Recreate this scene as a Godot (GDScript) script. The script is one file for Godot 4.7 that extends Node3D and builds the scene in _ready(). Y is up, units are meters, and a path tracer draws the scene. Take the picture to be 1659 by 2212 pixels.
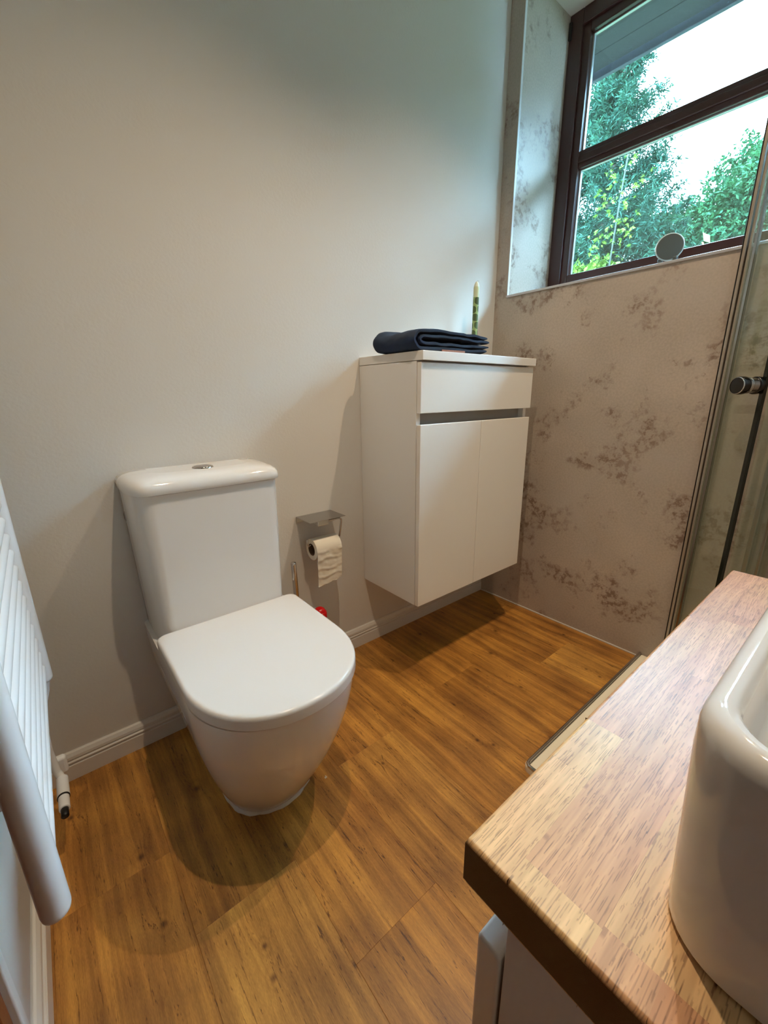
extends Node3D
# A small bathroom: back wall z = 0 (room on +z), window wall x = 0 (room on -x), floor y = 0.

const CEIL := 2.48
const XL := -1.85      # left wall
const ZF := 1.62       # wall behind the washstand
const YC := 0.725      # top of the oak worktop

var M := {}
var rng := RandomNumberGenerator.new()

# ---------------------------------------------------------------- mesh builder
class MB:
	var v := PackedVector3Array()
	var n := PackedVector3Array()
	var t := PackedVector2Array()
	var idx := PackedInt32Array()
	func vert(p: Vector3, nn: Vector3, uv := Vector2.ZERO) -> int:
		v.append(p); n.append(nn); t.append(uv)
		return v.size() - 1
	func tri(a: int, b: int, c: int) -> void:
		var g := (v[b] - v[a]).cross(v[c] - v[a])
		if g.length_squared() < 1e-18:
			return
		if g.dot(n[a] + n[b] + n[c]) > 0.0:
			idx.append_array([a, c, b])
		else:
			idx.append_array([a, b, c])
	func quad(a: Vector3, b: Vector3, c: Vector3, d: Vector3, nn: Vector3) -> void:
		var i := vert(a, nn, Vector2(0, 0)); vert(b, nn, Vector2(1, 0)); vert(c, nn, Vector2(1, 1)); vert(d, nn, Vector2(0, 1))
		tri(i, i + 1, i + 2); tri(i, i + 2, i + 3)
	# rows of points; loop = every row closes on itself. Normals from neighbours, pointing away from the row's middle (inward if flip).
	func loft(rows: Array, loop := true, flip := false, cap0 := true, cap1 := true) -> void:
		var h := rows.size()
		var w: int = rows[0].size()
		var start := v.size()
		var mid := PackedVector3Array()
		for r in rows:
			var s := Vector3.ZERO
			for p in r:
				s += p
			mid.append(s / w)
		var total := 0.0
		var ns := PackedVector3Array()
		for i in h:
			for j in w:
				var ju: int = (j + 1) % w if loop else mini(j + 1, w - 1)
				var jd: int = (j + w - 1) % w if loop else maxi(j - 1, 0)
				var du: Vector3 = rows[i][ju] - rows[i][jd]
				var dv: Vector3 = rows[mini(i + 1, h - 1)][j] - rows[maxi(i - 1, 0)][j]
				var nn := du.cross(dv)
				if nn.length_squared() < 1e-20:
					nn = rows[i][j] - mid[i]
				nn = nn.normalized()
				ns.append(nn)
				total += nn.dot((rows[i][j] - mid[i]).normalized())
		var sg := 1.0 if total >= 0.0 else -1.0
		if flip:
			sg = -sg
		var lv := 0.0
		for i in h:
			if i > 0:
				lv += (mid[i] - mid[i - 1]).length() + (rows[i][0] - rows[i - 1][0]).length() * 0.5
			var lu := 0.0
			for j in w:
				if j > 0:
					lu += (rows[i][j] - rows[i][j - 1]).length()
				vert(rows[i][j], ns[i * w + j] * sg, Vector2(lu, lv))
		for i in h - 1:
			for j in (w if loop else w - 1):
				var j2 := (j + 1) % w
				var a := start + i * w + j
				var b := start + i * w + j2
				var c := start + (i + 1) * w + j2
				var d := start + (i + 1) * w + j
				tri(a, b, c); tri(a, c, d)
		if loop and cap0:
			cap(rows[0], mid[0] - mid[1])
		if loop and cap1:
			cap(rows[h - 1], mid[h - 1] - mid[h - 2])
	func cap(ring, dir: Vector3) -> void:
		var nn := Vector3.ZERO
		var w: int = ring.size()
		for j in w:
			nn += ring[j].cross(ring[(j + 1) % w])
		nn = nn.normalized()
		if nn.dot(dir) < 0.0:
			nn = -nn
		var m := Vector3.ZERO
		for p in ring:
			m += p
		var c := vert(m / w, nn, Vector2.ZERO)
		for j in w:
			vert(ring[j], nn, Vector2(ring[j].x, ring[j].z))
		for j in w:
			tri(c, c + 1 + j, c + 1 + (j + 1) % w)
	func tube(path: Array, r: float, seg := 14, caps := true) -> void:
		var rows := []
		var up := Vector3(0.31, 0.9, 0.27).normalized()
		for i in path.size():
			var d: Vector3 = (path[mini(i + 1, path.size() - 1)] - path[maxi(i - 1, 0)]).normalized()
			if absf(d.dot(up)) > 0.95:
				up = Vector3(0.9, 0.1, 0.4).normalized()
			var a := up.cross(d).normalized()
			var b := d.cross(a).normalized()
			up = b
			var ring := PackedVector3Array()
			for k in seg:
				var q := TAU * k / seg
				ring.append(path[i] + (a * cos(q) + b * sin(q)) * r)
			rows.append(ring)
		loft(rows, true, false, caps, caps)
	func lathe(prof: Array, seg := 32, at := Vector3.ZERO, basis := Basis.IDENTITY) -> void:
		# prof: Vector2(radius, height); a repeated point makes a crease
		var run := []
		for i in prof.size():
			run.append(prof[i])
			if i < prof.size() - 1 and prof[i].is_equal_approx(prof[i + 1]):
				run.pop_back()
				_lathe(run + [prof[i]], seg, at, basis)
				run = []
		_lathe(run, seg, at, basis)
	func _lathe(prof: Array, seg: int, at: Vector3, basis: Basis) -> void:
		if prof.size() < 2:
			return
		var start := v.size()
		var h := prof.size()
		for i in h:
			var d: Vector2 = prof[mini(i + 1, h - 1)] - prof[maxi(i - 1, 0)]
			var nn := Vector2(d.y, -d.x).normalized()
			for k in seg + 1:
				var q := TAU * k / seg
				vert(at + basis * Vector3(cos(q) * prof[i].x, prof[i].y, sin(q) * prof[i].x), basis * Vector3(cos(q) * nn.x, nn.y, sin(q) * nn.x), Vector2(float(k) / seg, prof[i].y))
		for i in h - 1:
			for k in seg:
				var a := start + i * (seg + 1) + k
				tri(a, a + 1, a + seg + 2); tri(a, a + seg + 2, a + seg + 1)
	# box with rounded edges, lo..hi
	func rbox(lo: Vector3, hi: Vector3, r := 0.002, seg := 2) -> void:
		var c := (lo + hi) * 0.5
		var e := (hi - lo) * 0.5
		r = minf(r, minf(e.x, minf(e.y, e.z)) * 0.999)
		var inner := e - Vector3.ONE * r
		for axis in 3:
			var u := (axis + 1) % 3
			var w := (axis + 2) % 3
			for s in [-1.0, 1.0]:
				var su := _stops(inner[u], r, seg)
				var sw := _stops(inner[w], r, seg)
				var start := v.size()
				for a in su:
					for b in sw:
						var q := Vector3.ZERO
						q[axis] = inner[axis] * s
						q[u] = a[0]; q[w] = b[0]
						var nn := Vector3.ZERO
						nn[axis] = s
						nn[u] = tan(a[1]); nn[w] = tan(b[1])
						nn = nn.normalized()
						var p := q + nn * r
						vert(c + p, nn, Vector2(p[u], p[w]) if axis != 1 else Vector2(p[w], p[u]))
				for i in su.size() - 1:
					for j in sw.size() - 1:
						var k: int = start + i * sw.size() + j
						tri(k, k + 1, k + sw.size() + 1); tri(k, k + sw.size() + 1, k + sw.size())
	func _stops(inner: float, _r: float, seg: int) -> Array:
		var o := []
		for k in seg + 1:
			o.append([-inner, -PI / 4 + PI / 4 * k / seg])
		for k in seg + 1:
			o.append([inner, PI / 4 * k / seg])
		return o
	func mesh() -> ArrayMesh:
		var arr := []
		arr.resize(Mesh.ARRAY_MAX)
		arr[Mesh.ARRAY_VERTEX] = v; arr[Mesh.ARRAY_NORMAL] = n; arr[Mesh.ARRAY_TEX_UV] = t; arr[Mesh.ARRAY_INDEX] = idx
		var m := ArrayMesh.new()
		m.add_surface_from_arrays(Mesh.PRIMITIVE_TRIANGLES, arr)
		return m

# ---------------------------------------------------------------- nodes
func thing(called: String, label: String, category: String, at := Vector3.ZERO, group := "") -> Node3D:
	var o := Node3D.new()
	o.name = called
	add_child(o, true)
	o.position = at
	o.set_meta("label", label); o.set_meta("category", category)
	if group:
		o.set_meta("group", group)
	return o

func part(parent: Node, called: String, mb: MB, mat: Material, label := "") -> MeshInstance3D:
	return inst(parent, called, mb.mesh(), mat, label)

func inst(parent: Node, called: String, mesh: Mesh, mat: Material, label := "") -> MeshInstance3D:
	var o := MeshInstance3D.new()
	o.name = called
	o.mesh = mesh
	o.material_override = mat
	parent.add_child(o, true)
	if label:
		o.set_meta("label", label)
	return o

func struct(called: String, mb: MB, mat: Material, label := "") -> MeshInstance3D:
	var o := part(self, called, mb, mat, label)
	o.set_meta("kind", "structure")
	return o

func boxes(list: Array, r := 0.0015) -> MB:
	var b := MB.new()
	for q in list:
		b.rbox(q[0], q[1], r, 1)
	return b

func box(lo: Vector3, hi: Vector3, r := 0.002, seg := 2) -> MB:
	var b := MB.new()
	b.rbox(lo, hi, r, seg)
	return b

func V(x: float, y: float, z: float) -> Vector3:
	return Vector3(x, y, z)

# ---------------------------------------------------------------- materials
func mat(called: String, c: Color, rough := 0.6, metal := 0.0) -> StandardMaterial3D:
	var m := StandardMaterial3D.new()
	m.resource_name = called
	m.albedo_color = c
	m.roughness = rough
	m.metallic = metal
	M[called] = m
	return m

func noise_bytes(w: int, h: int, freq: float, seed_: int, sw := 0, sh := 0, oct := 4, gain := 0.5) -> PackedByteArray:
	# noise made small (sw x sh) and stretched to w x h: long streaks
	var f := FastNoiseLite.new()
	f.noise_type = FastNoiseLite.TYPE_SIMPLEX_SMOOTH
	f.seed = seed_
	f.frequency = freq
	f.fractal_octaves = oct
	f.fractal_gain = gain
	var im := f.get_image(sw if sw else w, sh if sh else h)
	im.convert(Image.FORMAT_L8)
	if sw:
		im.resize(w, h, Image.INTERPOLATE_CUBIC)
	return im.get_data()

func texture_of(w: int, h: int, data: PackedByteArray) -> ImageTexture:
	return ImageTexture.create_from_image(Image.create_from_data(w, h, false, Image.FORMAT_RGB8, data))

func put_rgb(d: PackedByteArray, i: int, c: Vector3) -> void:
	d[i] = int(clampf(c.x, 0.0, 255.0)); d[i + 1] = int(clampf(c.y, 0.0, 255.0)); d[i + 2] = int(clampf(c.z, 0.0, 255.0))

func floor_texture() -> ImageTexture:
	var w := 2048
	var h := 1024
	var big := noise_bytes(w, h, 0.020, 11, 48, h, 3)
	var mid := noise_bytes(w, h, 0.10, 12, 60, h, 3)
	var fine := noise_bytes(w, h, 0.34, 13, 110, h, 2)
	var warp := noise_bytes(w, h, 0.012, 14, 128, 256, 2)
	var crack := noise_bytes(w, h, 0.030, 15, 64, h, 4)
	var crack2 := noise_bytes(w, h, 0.055, 18, 40, h, 3)
	var patch := noise_bytes(w, h, 0.02, 16, 256, 128)
	var grit := noise_bytes(w, h, 0.7, 17, 340, h, 1)
	var r := RandomNumberGenerator.new()
	r.seed = 5
	var knots := []
	for lane in 4:
		for k in 4:
			knots.append(Vector3(r.randf_range(60, w - 60), lane * 256 + r.randf_range(40, 216), r.randf_range(7, 15)))
	var bend := PackedFloat32Array()
	bend.resize(w * h)
	var dark := PackedFloat32Array()
	dark.resize(w * h)
	for k in knots:
		var reach := int(k.z * 9.0)
		for y in range(maxi(int(k.y) - reach, 0), mini(int(k.y) + reach, h)):
			if y / 256 != int(k.y) / 256:
				continue
			for x in range(maxi(int(k.x) - reach * 2, 0), mini(int(k.x) + reach * 2, w)):
				var q: Vector2 = Vector2((x - k.x) * 0.5, y - k.y) / k.z
				var g := exp(-q.length_squared() * 0.16)
				bend[y * w + x] += (1.0 if q.y > 0.0 else -1.0) * g * k.z * 1.1 * minf(1.0, absf(q.y))
				var core: Vector2 = Vector2((x - k.x) * 0.62, y - k.y) / k.z
				dark[y * w + x] += exp(-core.length_squared() * 2.6) * 0.75 + exp(-absf(q.length() - 1.5) * 3.0) * 0.16
	var tone := [V(171, 117, 50), V(152, 102, 40), V(176, 124, 56), V(163, 110, 46)]
	var data := PackedByteArray()
	data.resize(w * h * 3)
	for y in h:
		var lane := y / 256
		var base: Vector3 = tone[lane]
		var lo := lane * 256
		for x in w:
			var i := y * w + x
			var yy := clampi(int(y + (warp[i] - 128) * 0.09 + bend[i]), lo, lo + 255)
			var j := yy * w + x
			var b := (big[j] - 128) / 128.0
			var m := (mid[j] - 128) / 128.0
			var f := (fine[j] - 128) / 128.0
			var val := 1.0 + b * 0.22 + m * 0.10 + f * 0.08 + (patch[i] - 128) / 128.0 * 0.17
			var cr := absf(crack[j] - 128.0)
			if cr < 4.0 and patch[i] > 118:
				val -= (1.0 - cr / 4.0) * 0.52 * clampf((patch[i] - 118) / 30.0, 0.0, 1.0)
			cr = absf(crack2[j] - 128.0)
			if cr < 3.0 and patch[i] < 132:
				val -= (1.0 - cr / 3.0) * 0.42 * clampf((132 - patch[i]) / 30.0, 0.0, 1.0)
			var gr: int = grit[i]
			val += (gr - 128) / 128.0 * 0.085
			val -= dark[i] * 0.68
			val = clampf(val, 0.34, 1.3)
			var red := 1.0 + (1.0 - val) * 0.05
			put_rgb(data, i * 3, V(base.x * pow(val, 0.90) * red, base.y * val, base.z * pow(val, 1.12)))
	return texture_of(w, h, data)

func oak_texture() -> ImageTexture:
	var w := 2048
	var h := 1024
	var big := noise_bytes(w, h, 0.03, 31, 36, h)
	var mid := noise_bytes(w, h, 0.10, 32, 60, h, 3)
	var pore := noise_bytes(w, h, 0.80, 33, 40, h, 1)
	var pore2 := noise_bytes(w, h, 0.90, 37, 72, h, 1)
	var warp := noise_bytes(w, h, 0.010, 34, 96, 256, 2)
	var patch := noise_bytes(w, h, 0.03, 35, 128, 128)
	var tone := [V(217, 177, 124), V(208, 165, 116), V(222, 184, 130), V(203, 156, 112), V(218, 175, 114), V(194, 143, 102), V(214, 171, 121), V(220, 179, 119)]
	var data := PackedByteArray()
	data.resize(w * h * 3)
	for y in h:
		var base: Vector3 = tone[y / 128]
		var lo := y / 128 * 128
		for x in w:
			var i := y * w + x
			var j := clampi(int(y + (warp[i] - 128) * 0.10), lo, lo + 127) * w + x
			var val := 1.0 + (big[j] - 128) / 128.0 * 0.10 + (mid[j] - 128) / 128.0 * 0.09
			var p: int = pore[j]
			if p > 184:
				val -= 0.27 * clampf((p - 184) / 20.0, 0.0, 1.0)
			p = pore2[j]
			if p > 186:
				val -= 0.22 * clampf((p - 186) / 18.0, 0.0, 1.0)
			var pk := (patch[i] - 128) / 128.0
			put_rgb(data, i * 3, V(base.x * pow(val, 0.85), base.y * val * (1.0 - pk * 0.03), base.z * pow(val, 1.08)))
	return texture_of(w, h, data)

func stone_texture() -> ImageTexture:
	var w := 1536
	var low := noise_bytes(w, w, 0.0030, 51, 0, 0, 3)
	var cl := noise_bytes(w, w, 0.0042, 52, 0, 0, 7, 0.6)
	var sp := noise_bytes(w, w, 0.030, 53, 0, 0, 6, 0.72)
	var sp2 := noise_bytes(w, w, 0.12, 54, 0, 0, 3)
	var vein := noise_bytes(w, w, 0.011, 55, 0, 0, 5)
	var data := PackedByteArray()
	data.resize(w * w * 3)
	for y in w:
		for x in w:
			var i := y * w + x
			var k := (low[i] - 128) / 128.0
			var c := V(178, 164, 150) * (1.0 + k * 0.07 + (sp2[i] - 128) / 128.0 * 0.05)
			var clump := clampf((cl[i] - 142) / 50.0, 0.0, 1.0)
			var s := clampf((sp[i] - 120) / 46.0, 0.0, 1.0)
			var a := clump * (0.10 + 0.62 * s)
			var vn := absf(vein[i] - 128.0)
			if vn < 5.0:
				a = maxf(a, (1.0 - vn / 5.0) * 0.75 * s * clampf((cl[i] - 126) / 26.0, 0.0, 1.0))
			c = c.lerp(V(108, 85, 70), a)
			var pale := clampf((118 - low[i]) / 70.0, 0.0, 1.0)
			c = c.lerp(V(196, 184, 173), pale * 0.35)
			put_rgb(data, i * 3, c)
	return texture_of(w, w, data)

func candle_texture() -> ImageTexture:
	# dark green leaf-like ovals printed on a pale green band
	var w := 128
	var h := 512
	var data := PackedByteArray()
	data.resize(w * h * 3)
	for y in h:
		for x in w:
			var c := V(206, 214, 176)
			if y > 70:
				var row := int((y - 70) / 56.0)
				var cx := fposmod(x + row * 23.0, 64.0) - 32.0
				var cy := fposmod(y - 70.0, 56.0) - 28.0
				var e := pow(absf(cx) / 28.0, 2.6) + pow(absf(cy + cx * 0.12) / 25.0, 2.6)
				c = V(74, 92, 52) if e < 1.0 else V(150, 172, 110)
			put_rgb(data, (y * w + x) * 3, c)
	return texture_of(w, h, data)

func relief(m: StandardMaterial3D, freq: float, depth: float, per_metre: float, seed_ := 3) -> void:
	var f := FastNoiseLite.new()
	f.seed = seed_
	f.frequency = freq
	f.fractal_octaves = 3
	var t := NoiseTexture2D.new()
	t.width = 512; t.height = 512; t.seamless = true; t.noise = f
	m.uv1_triplanar = true
	m.uv1_world_triplanar = true
	m.uv1_scale = Vector3.ONE * per_metre
	m.heightmap_enabled = true
	m.heightmap_texture = t
	m.heightmap_scale = depth

func make_materials() -> void:
	relief(mat("plaster", Color(0.84, 0.825, 0.80), 0.9), 0.06, 0.02, 3.0)
	relief(mat("ceiling_paint", Color(0.86, 0.85, 0.83), 0.92), 0.06, 0.02, 3.0, 4)
	var st := mat("stone_decor_panel", Color(1, 1, 1), 0.42)
	st.albedo_texture = stone_texture()
	st.uv1_triplanar = true; st.uv1_world_triplanar = true
	st.uv1_scale = Vector3.ONE * 0.52
	st.uv1_offset = Vector3(0.0, 0.13, 0.31)
	var fl := mat("vinyl_plank", Color(1, 1, 1), 0.42)
	fl.albedo_texture = floor_texture()
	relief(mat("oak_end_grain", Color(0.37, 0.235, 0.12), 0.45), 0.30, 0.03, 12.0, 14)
	var oak := mat("oiled_oak", Color(1, 1, 1), 0.38)
	oak.albedo_texture = oak_texture()
	mat("skirting_paint", Color(0.86, 0.85, 0.83), 0.4)
	mat("white_lacquer", Color(0.945, 0.93, 0.905), 0.25)
	mat("melamine_white", Color(0.93, 0.925, 0.915), 0.45)
	mat("grip_channel", Color(0.62, 0.60, 0.57), 0.45)
	mat("ceramic", Color(0.90, 0.895, 0.885), 0.07)
	mat("seat_plastic", Color(0.90, 0.895, 0.885), 0.16)
	mat("silicone", Color(0.83, 0.82, 0.80), 0.5)
	mat("tray_acrylic", Color(0.97, 0.94, 0.86), 0.25)
	mat("enamel_white", Color(0.90, 0.91, 0.92), 0.25)
	mat("chrome", Color(0.78, 0.78, 0.79), 0.08, 1.0)
	mat("satin_steel", Color(0.66, 0.65, 0.64), 0.26, 1.0)
	mat("polished_steel", Color(0.68, 0.67, 0.66), 0.12, 1.0)
	mat("aluminium_trim", Color(0.82, 0.82, 0.83), 0.3, 0.6)
	mat("profile_grey", Color(0.66, 0.62, 0.57), 0.25, 0.35)
	mat("white_trim", Color(0.86, 0.86, 0.86), 0.4)
	mat("black_rubber", Color(0.03, 0.03, 0.035), 0.45)
	mat("black_gloss", Color(0.015, 0.015, 0.018), 0.18)
	mat("toilet_paper", Color(0.90, 0.87, 0.81), 0.95)
	mat("cardboard", Color(0.42, 0.33, 0.26), 0.9)
	mat("red_plastic", Color(0.74, 0.04, 0.07), 0.22)
	mat("bottle_plastic", Color(0.80, 0.79, 0.74), 0.35)
	mat("brush_bristle", Color(0.85, 0.85, 0.84), 0.9)
	var tw := mat("navy_terry", Color(0.105, 0.165, 0.255), 0.97)
	relief(tw, 0.35, 0.10, 9.0, 8)
	tw.rim_enabled = true; tw.rim = 0.25; tw.rim_tint = 0.6
	mat("towel_label", Color(0.58, 0.42, 0.36), 0.8)
	var cd := mat("candle_print", Color(1, 1, 1), 0.4)
	cd.albedo_texture = candle_texture()
	cd.subsurf_scatter_enabled = true; cd.subsurf_scatter_strength = 0.1
	mat("candle_wax", Color(0.86, 0.88, 0.80), 0.4)
	mat("wick", Color(0.75, 0.72, 0.66), 0.9)
	var wf := mat("window_wood", Color(0.235, 0.125, 0.115), 0.28)
	wf.clearcoat_enabled = true; wf.clearcoat = 0.3; wf.clearcoat_roughness = 0.15
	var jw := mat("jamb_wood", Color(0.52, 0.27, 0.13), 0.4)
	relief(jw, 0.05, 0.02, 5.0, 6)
	var g := mat("window_glass", Color(0.93, 0.98, 0.97, 0.05), 0.02)
	g.transparency = BaseMaterial3D.TRANSPARENCY_ALPHA
	var sg := mat("shower_glass", Color(0.62, 0.70, 0.58, 0.13), 0.03)
	sg.transparency = BaseMaterial3D.TRANSPARENCY_ALPHA
	var ge := mat("glass_edge", Color(0.04, 0.09, 0.075, 0.93), 0.15)
	ge.transparency = BaseMaterial3D.TRANSPARENCY_ALPHA
	mat("smoked_glass", Color(0.32, 0.35, 0.35), 0.2)
	mat("clear_rim", Color(0.75, 0.84, 0.86), 0.08)
	relief(mat("eave_board", Color(0.20, 0.205, 0.215), 0.8), 0.03, 0.1, 2.0, 9)
	mat("gutter_metal", Color(0.27, 0.29, 0.33), 0.45)
	mat("render_outside", Color(0.62, 0.60, 0.57), 0.95)
	relief(mat("lawn", Color(0.20, 0.25, 0.14), 1.0), 0.05, 0.5, 0.5, 12)
	mat("bark", Color(0.30, 0.26, 0.22), 0.95)
	mat("pale_bark", Color(0.15, 0.17, 0.13), 0.9)
	var lm := mat("downlight_glow", Color(1, 0.95, 0.86), 0.5)
	lm.emission_enabled = true; lm.emission = Color(1.0, 0.86, 0.66); lm.emission_energy_multiplier = 4.0
	for q in [["leaf_fir", Color(0.135, 0.255, 0.205)], ["leaf_maple", Color(0.165, 0.310, 0.205)], ["leaf_shrub", Color(0.225, 0.385, 0.195)], ["leaf_young", Color(0.34, 0.44, 0.17)], ["leaf_blocker", Color(0.09, 0.13, 0.10)], ["leaf_autumn", Color(0.50, 0.27, 0.12)]]:  # darkest green: leaves of the added trees, dark to weaken green bounce
		var lf := mat(q[0], q[1], 0.9)
		lf.metallic_specular = 0.2
		lf.vertex_color_use_as_albedo = true
		lf.backlight_enabled = true
		lf.backlight = Color(0.45, 0.5, 0.35)

# ---------------------------------------------------------------- start
func _ready() -> void:
	rng.seed = 77
	camera_and_light()
	make_materials()
	build_shell()
	build_window()
	build_toilet()
	build_cabinet()
	build_washstand()
	build_shower()
	build_radiator()
	build_small_things()
	build_outside()

func camera_and_light() -> void:
	var cam := Camera3D.new()
	cam.name = "camera"
	add_child(cam)
	cam.transform = Transform3D(Basis(V(0.77261, -0.01033, 0.6348), V(0.18174, 0.96163, -0.20554), V(-0.60832, 0.27417, 0.74484)).orthonormalized(), V(-1.6751, 1.01174, 1.25682))
	cam.fov = 101.7976
	cam.near = 0.02
	cam.far = 200.0
	cam.current = true
	var we := WorldEnvironment.new()
	we.name = "surroundings"
	var e := Environment.new()
	e.background_mode = Environment.BG_COLOR
	e.background_color = Color(0.66, 0.875, 1.0)
	e.background_energy_multiplier = 56.0
	e.tonemap_mode = Environment.TONE_MAPPER_LINEAR
	e.tonemap_exposure = 1.0
	e.sdfgi_enabled = true; e.ssao_enabled = true; e.ssil_enabled = true
	we.environment = e
	add_child(we)

func downlight(at: Vector3, label: String) -> void:
	var t := thing("ceiling_downlight", label, "downlight", at, "recessed ceiling downlights")
	var ring := MB.new()
	ring.lathe([Vector2(0.030, 0.012), Vector2(0.030, -0.004), Vector2(0.030, -0.004), Vector2(0.034, -0.006), Vector2(0.041, -0.004), Vector2(0.042, 0.0)], 36)
	part(t, "trim_ring", ring, M.satin_steel)
	var disc := MB.new()
	disc.lathe([Vector2(0.0, -0.001), Vector2(0.0295, -0.001), Vector2(0.0295, -0.001), Vector2(0.0295, 0.01)], 36)
	part(t, "lamp_lens", disc, M.downlight_glow)
	var l := SpotLight3D.new()
	l.name = "lamp"
	t.add_child(l)
	l.position = V(0, -0.012, 0)
	l.rotation = V(-PI / 2, 0, 0)
	l.light_color = Color(1.0, 0.90, 0.77)
	l.light_energy = 1.42
	l.light_size = 0.014
	l.spot_angle = 57.0
	l.spot_angle_attenuation = 1.0
	l.spot_range = 8.0
	l.spot_attenuation = 2.0
	l.shadow_enabled = true

# ---------------------------------------------------------------- room
func build_shell() -> void:
	downlight(V(-1.225, CEIL, 0.81), "round recessed ceiling downlight above the toilet")
	downlight(V(-0.45, CEIL, 0.745), "round recessed ceiling downlight beside the window")
	# floor: slab and planks along z
	var fl := struct("floor", box(V(XL - 0.12, -0.12, -0.15), V(0.02, -0.003, ZF + 0.12), 0.001, 1), M.render_outside, "brown oak-look plank floor")
	var seams := [-2.045, -1.83, -1.615, -1.40, -1.19, -0.975, -0.76, -0.545, -0.33, -0.115, 0.10]
	var ends := [0.2, 0.39, 0.59, 0.825, 0.447, 1.06, 0.40, 0.93, 0.56, 0.2]
	for c in 10:
		var x0 := maxf(seams[c], XL)
		var x1 := minf(seams[c + 1], 0.0)
		if x1 - x0 < 0.015:
			continue
		var stops := [0.0]
		if ends[c] > 0.02: stops.append(ends[c])
		if ends[c] + 1.2 < ZF: stops.append(ends[c] + 1.2)
		stops.append(ZF)
		for s in stops.size() - 1:
			var mb := MB.new()
			var z0: float = stops[s]
			var z1: float = stops[s + 1]
			mb.rbox(V(x0, -0.004, z0), V(x1, 0.0, z1), 0.0007, 1)
			var lane := rng.randi() % 4
			var flip := -1.0 if rng.randf() < 0.5 else 1.0
			var span := (z1 - z0) / 1.36
			var off := rng.randf_range(0.012, maxf(0.013, 0.988 - span))
			for i in mb.t.size():
				var p := mb.v[i]
				var u := off + ((p.z - z0) if flip > 0.0 else (z1 - p.z)) / 1.36
				var vv := clampf((p.x - seams[c]) / 0.215, 0.01, 0.99)
				if flip < 0.0:
					vv = 1.0 - vv
				mb.t[i] = Vector2(u, (lane + vv) / 4.0)
			part(fl, "plank", mb, M.vinyl_plank)
	struct("ceiling", box(V(XL - 0.12, CEIL, -0.15), V(0.42, CEIL + 0.15, ZF + 0.12), 0.001, 1), M.ceiling_paint)
	struct("wall_back", box(V(XL - 0.12, -0.12, -0.15), V(0.42, CEIL + 0.1, 0.0), 0.001, 1), M.plaster)
	struct("wall_front", box(V(XL - 0.12, -0.12, ZF), V(0.42, CEIL + 0.1, ZF + 0.15), 0.001, 1), M.plaster)
	# left wall with an open doorway, dark hall behind it
	var d0 := 0.660
	var d1 := 1.50
	struct("wall_left", boxes([[V(XL - 0.12, -0.1, 0.0), V(XL, CEIL, d0)], [V(XL - 0.12, 2.02, d0), V(XL, CEIL, d1)], [V(XL - 0.12, -0.1, d1), V(XL, CEIL, ZF)]], 0.001), M.plaster)
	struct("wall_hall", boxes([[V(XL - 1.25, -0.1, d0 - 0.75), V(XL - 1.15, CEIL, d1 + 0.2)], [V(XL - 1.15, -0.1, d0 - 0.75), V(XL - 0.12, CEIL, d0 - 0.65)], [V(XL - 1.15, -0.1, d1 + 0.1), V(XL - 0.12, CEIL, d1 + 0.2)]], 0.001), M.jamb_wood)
	struct("ceiling_hall", box(V(XL - 1.25, CEIL, d0 - 0.75), V(XL - 0.12, CEIL + 0.1, d1 + 0.2), 0.001, 1), M.ceiling_paint)
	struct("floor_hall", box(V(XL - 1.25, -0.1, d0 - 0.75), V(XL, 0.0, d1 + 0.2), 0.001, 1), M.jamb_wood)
	var dr := struct("door_1", boxes([[V(XL - 0.12, 0.0, d0), V(XL + 0.004, 2.02, d0 + 0.03)], [V(XL - 0.12, 0.0, d1 - 0.03), V(XL + 0.004, 2.02, d1)], [V(XL - 0.12, 1.99, d0 + 0.03), V(XL + 0.004, 2.02, d1 - 0.03)]], 0.002), M.jamb_wood, "brown wooden door lining")
	part(dr, "casing", boxes([[V(XL, 0.0, d0 - 0.022), V(XL + 0.012, 2.07, d0)], [V(XL, 0.0, d1), V(XL + 0.012, 2.07, d1 + 0.055)], [V(XL, 2.02, d0), V(XL + 0.012, 2.07, d1)]], 0.003), M.skirting_paint, "white door casing")
	# skirting boards: stepped profile (depth, height)
	var prof := [[0.0, 0.0], [0.016, 0.0], [0.016, 0.044], [0.0152, 0.0455], [0.0115, 0.047], [0.0115, 0.0505], [0.0152, 0.052], [0.0155, 0.055], [0.0125, 0.0575], [0.0108, 0.059], [0.0108, 0.0615], [0.0135, 0.063], [0.0125, 0.070], [0.0075, 0.079], [0.004, 0.081], [0.0, 0.081]]
	struct("baseboard_back", skirting(prof, true), M.skirting_paint)
	struct("baseboard_left", skirting(prof, false, d0 - 0.022), M.skirting_paint)
	# window wall: decor panels round the opening
	var z0 := 0.063
	var z1 := 1.50
	var y0 := 1.41
	struct("wall_right", boxes([[V(0, -0.12, 0.0), V(0.42, y0, ZF)], [V(0, y0, 0.0), V(0.42, CEIL, z0)], [V(0, y0, z1), V(0.42, CEIL, ZF)]], 0.0008), M.stone_decor_panel, "taupe stone-effect wall panels with brown mottling")
	struct("trim_1", boxes([[V(-0.002, y0 - 0.002, z0 - 0.001), V(0.010, CEIL, z0 + 0.0018)]], 0.001), M.white_trim, "pale edge strip along the window reveal")
	struct("trim_2", boxes([[V(-0.004, y0 - 0.006, z0 - 0.002), V(0.012, y0 + 0.003, z1)]], 0.0015), M.aluminium_trim, "thin pale strip along the front of the sill")
	struct("trim_3", boxes([[V(-0.004, 0.0, 0.016), V(0.0, 0.006, 0.782)]], 0.001), M.silicone, "light sealant joint along the panel foot")

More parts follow.
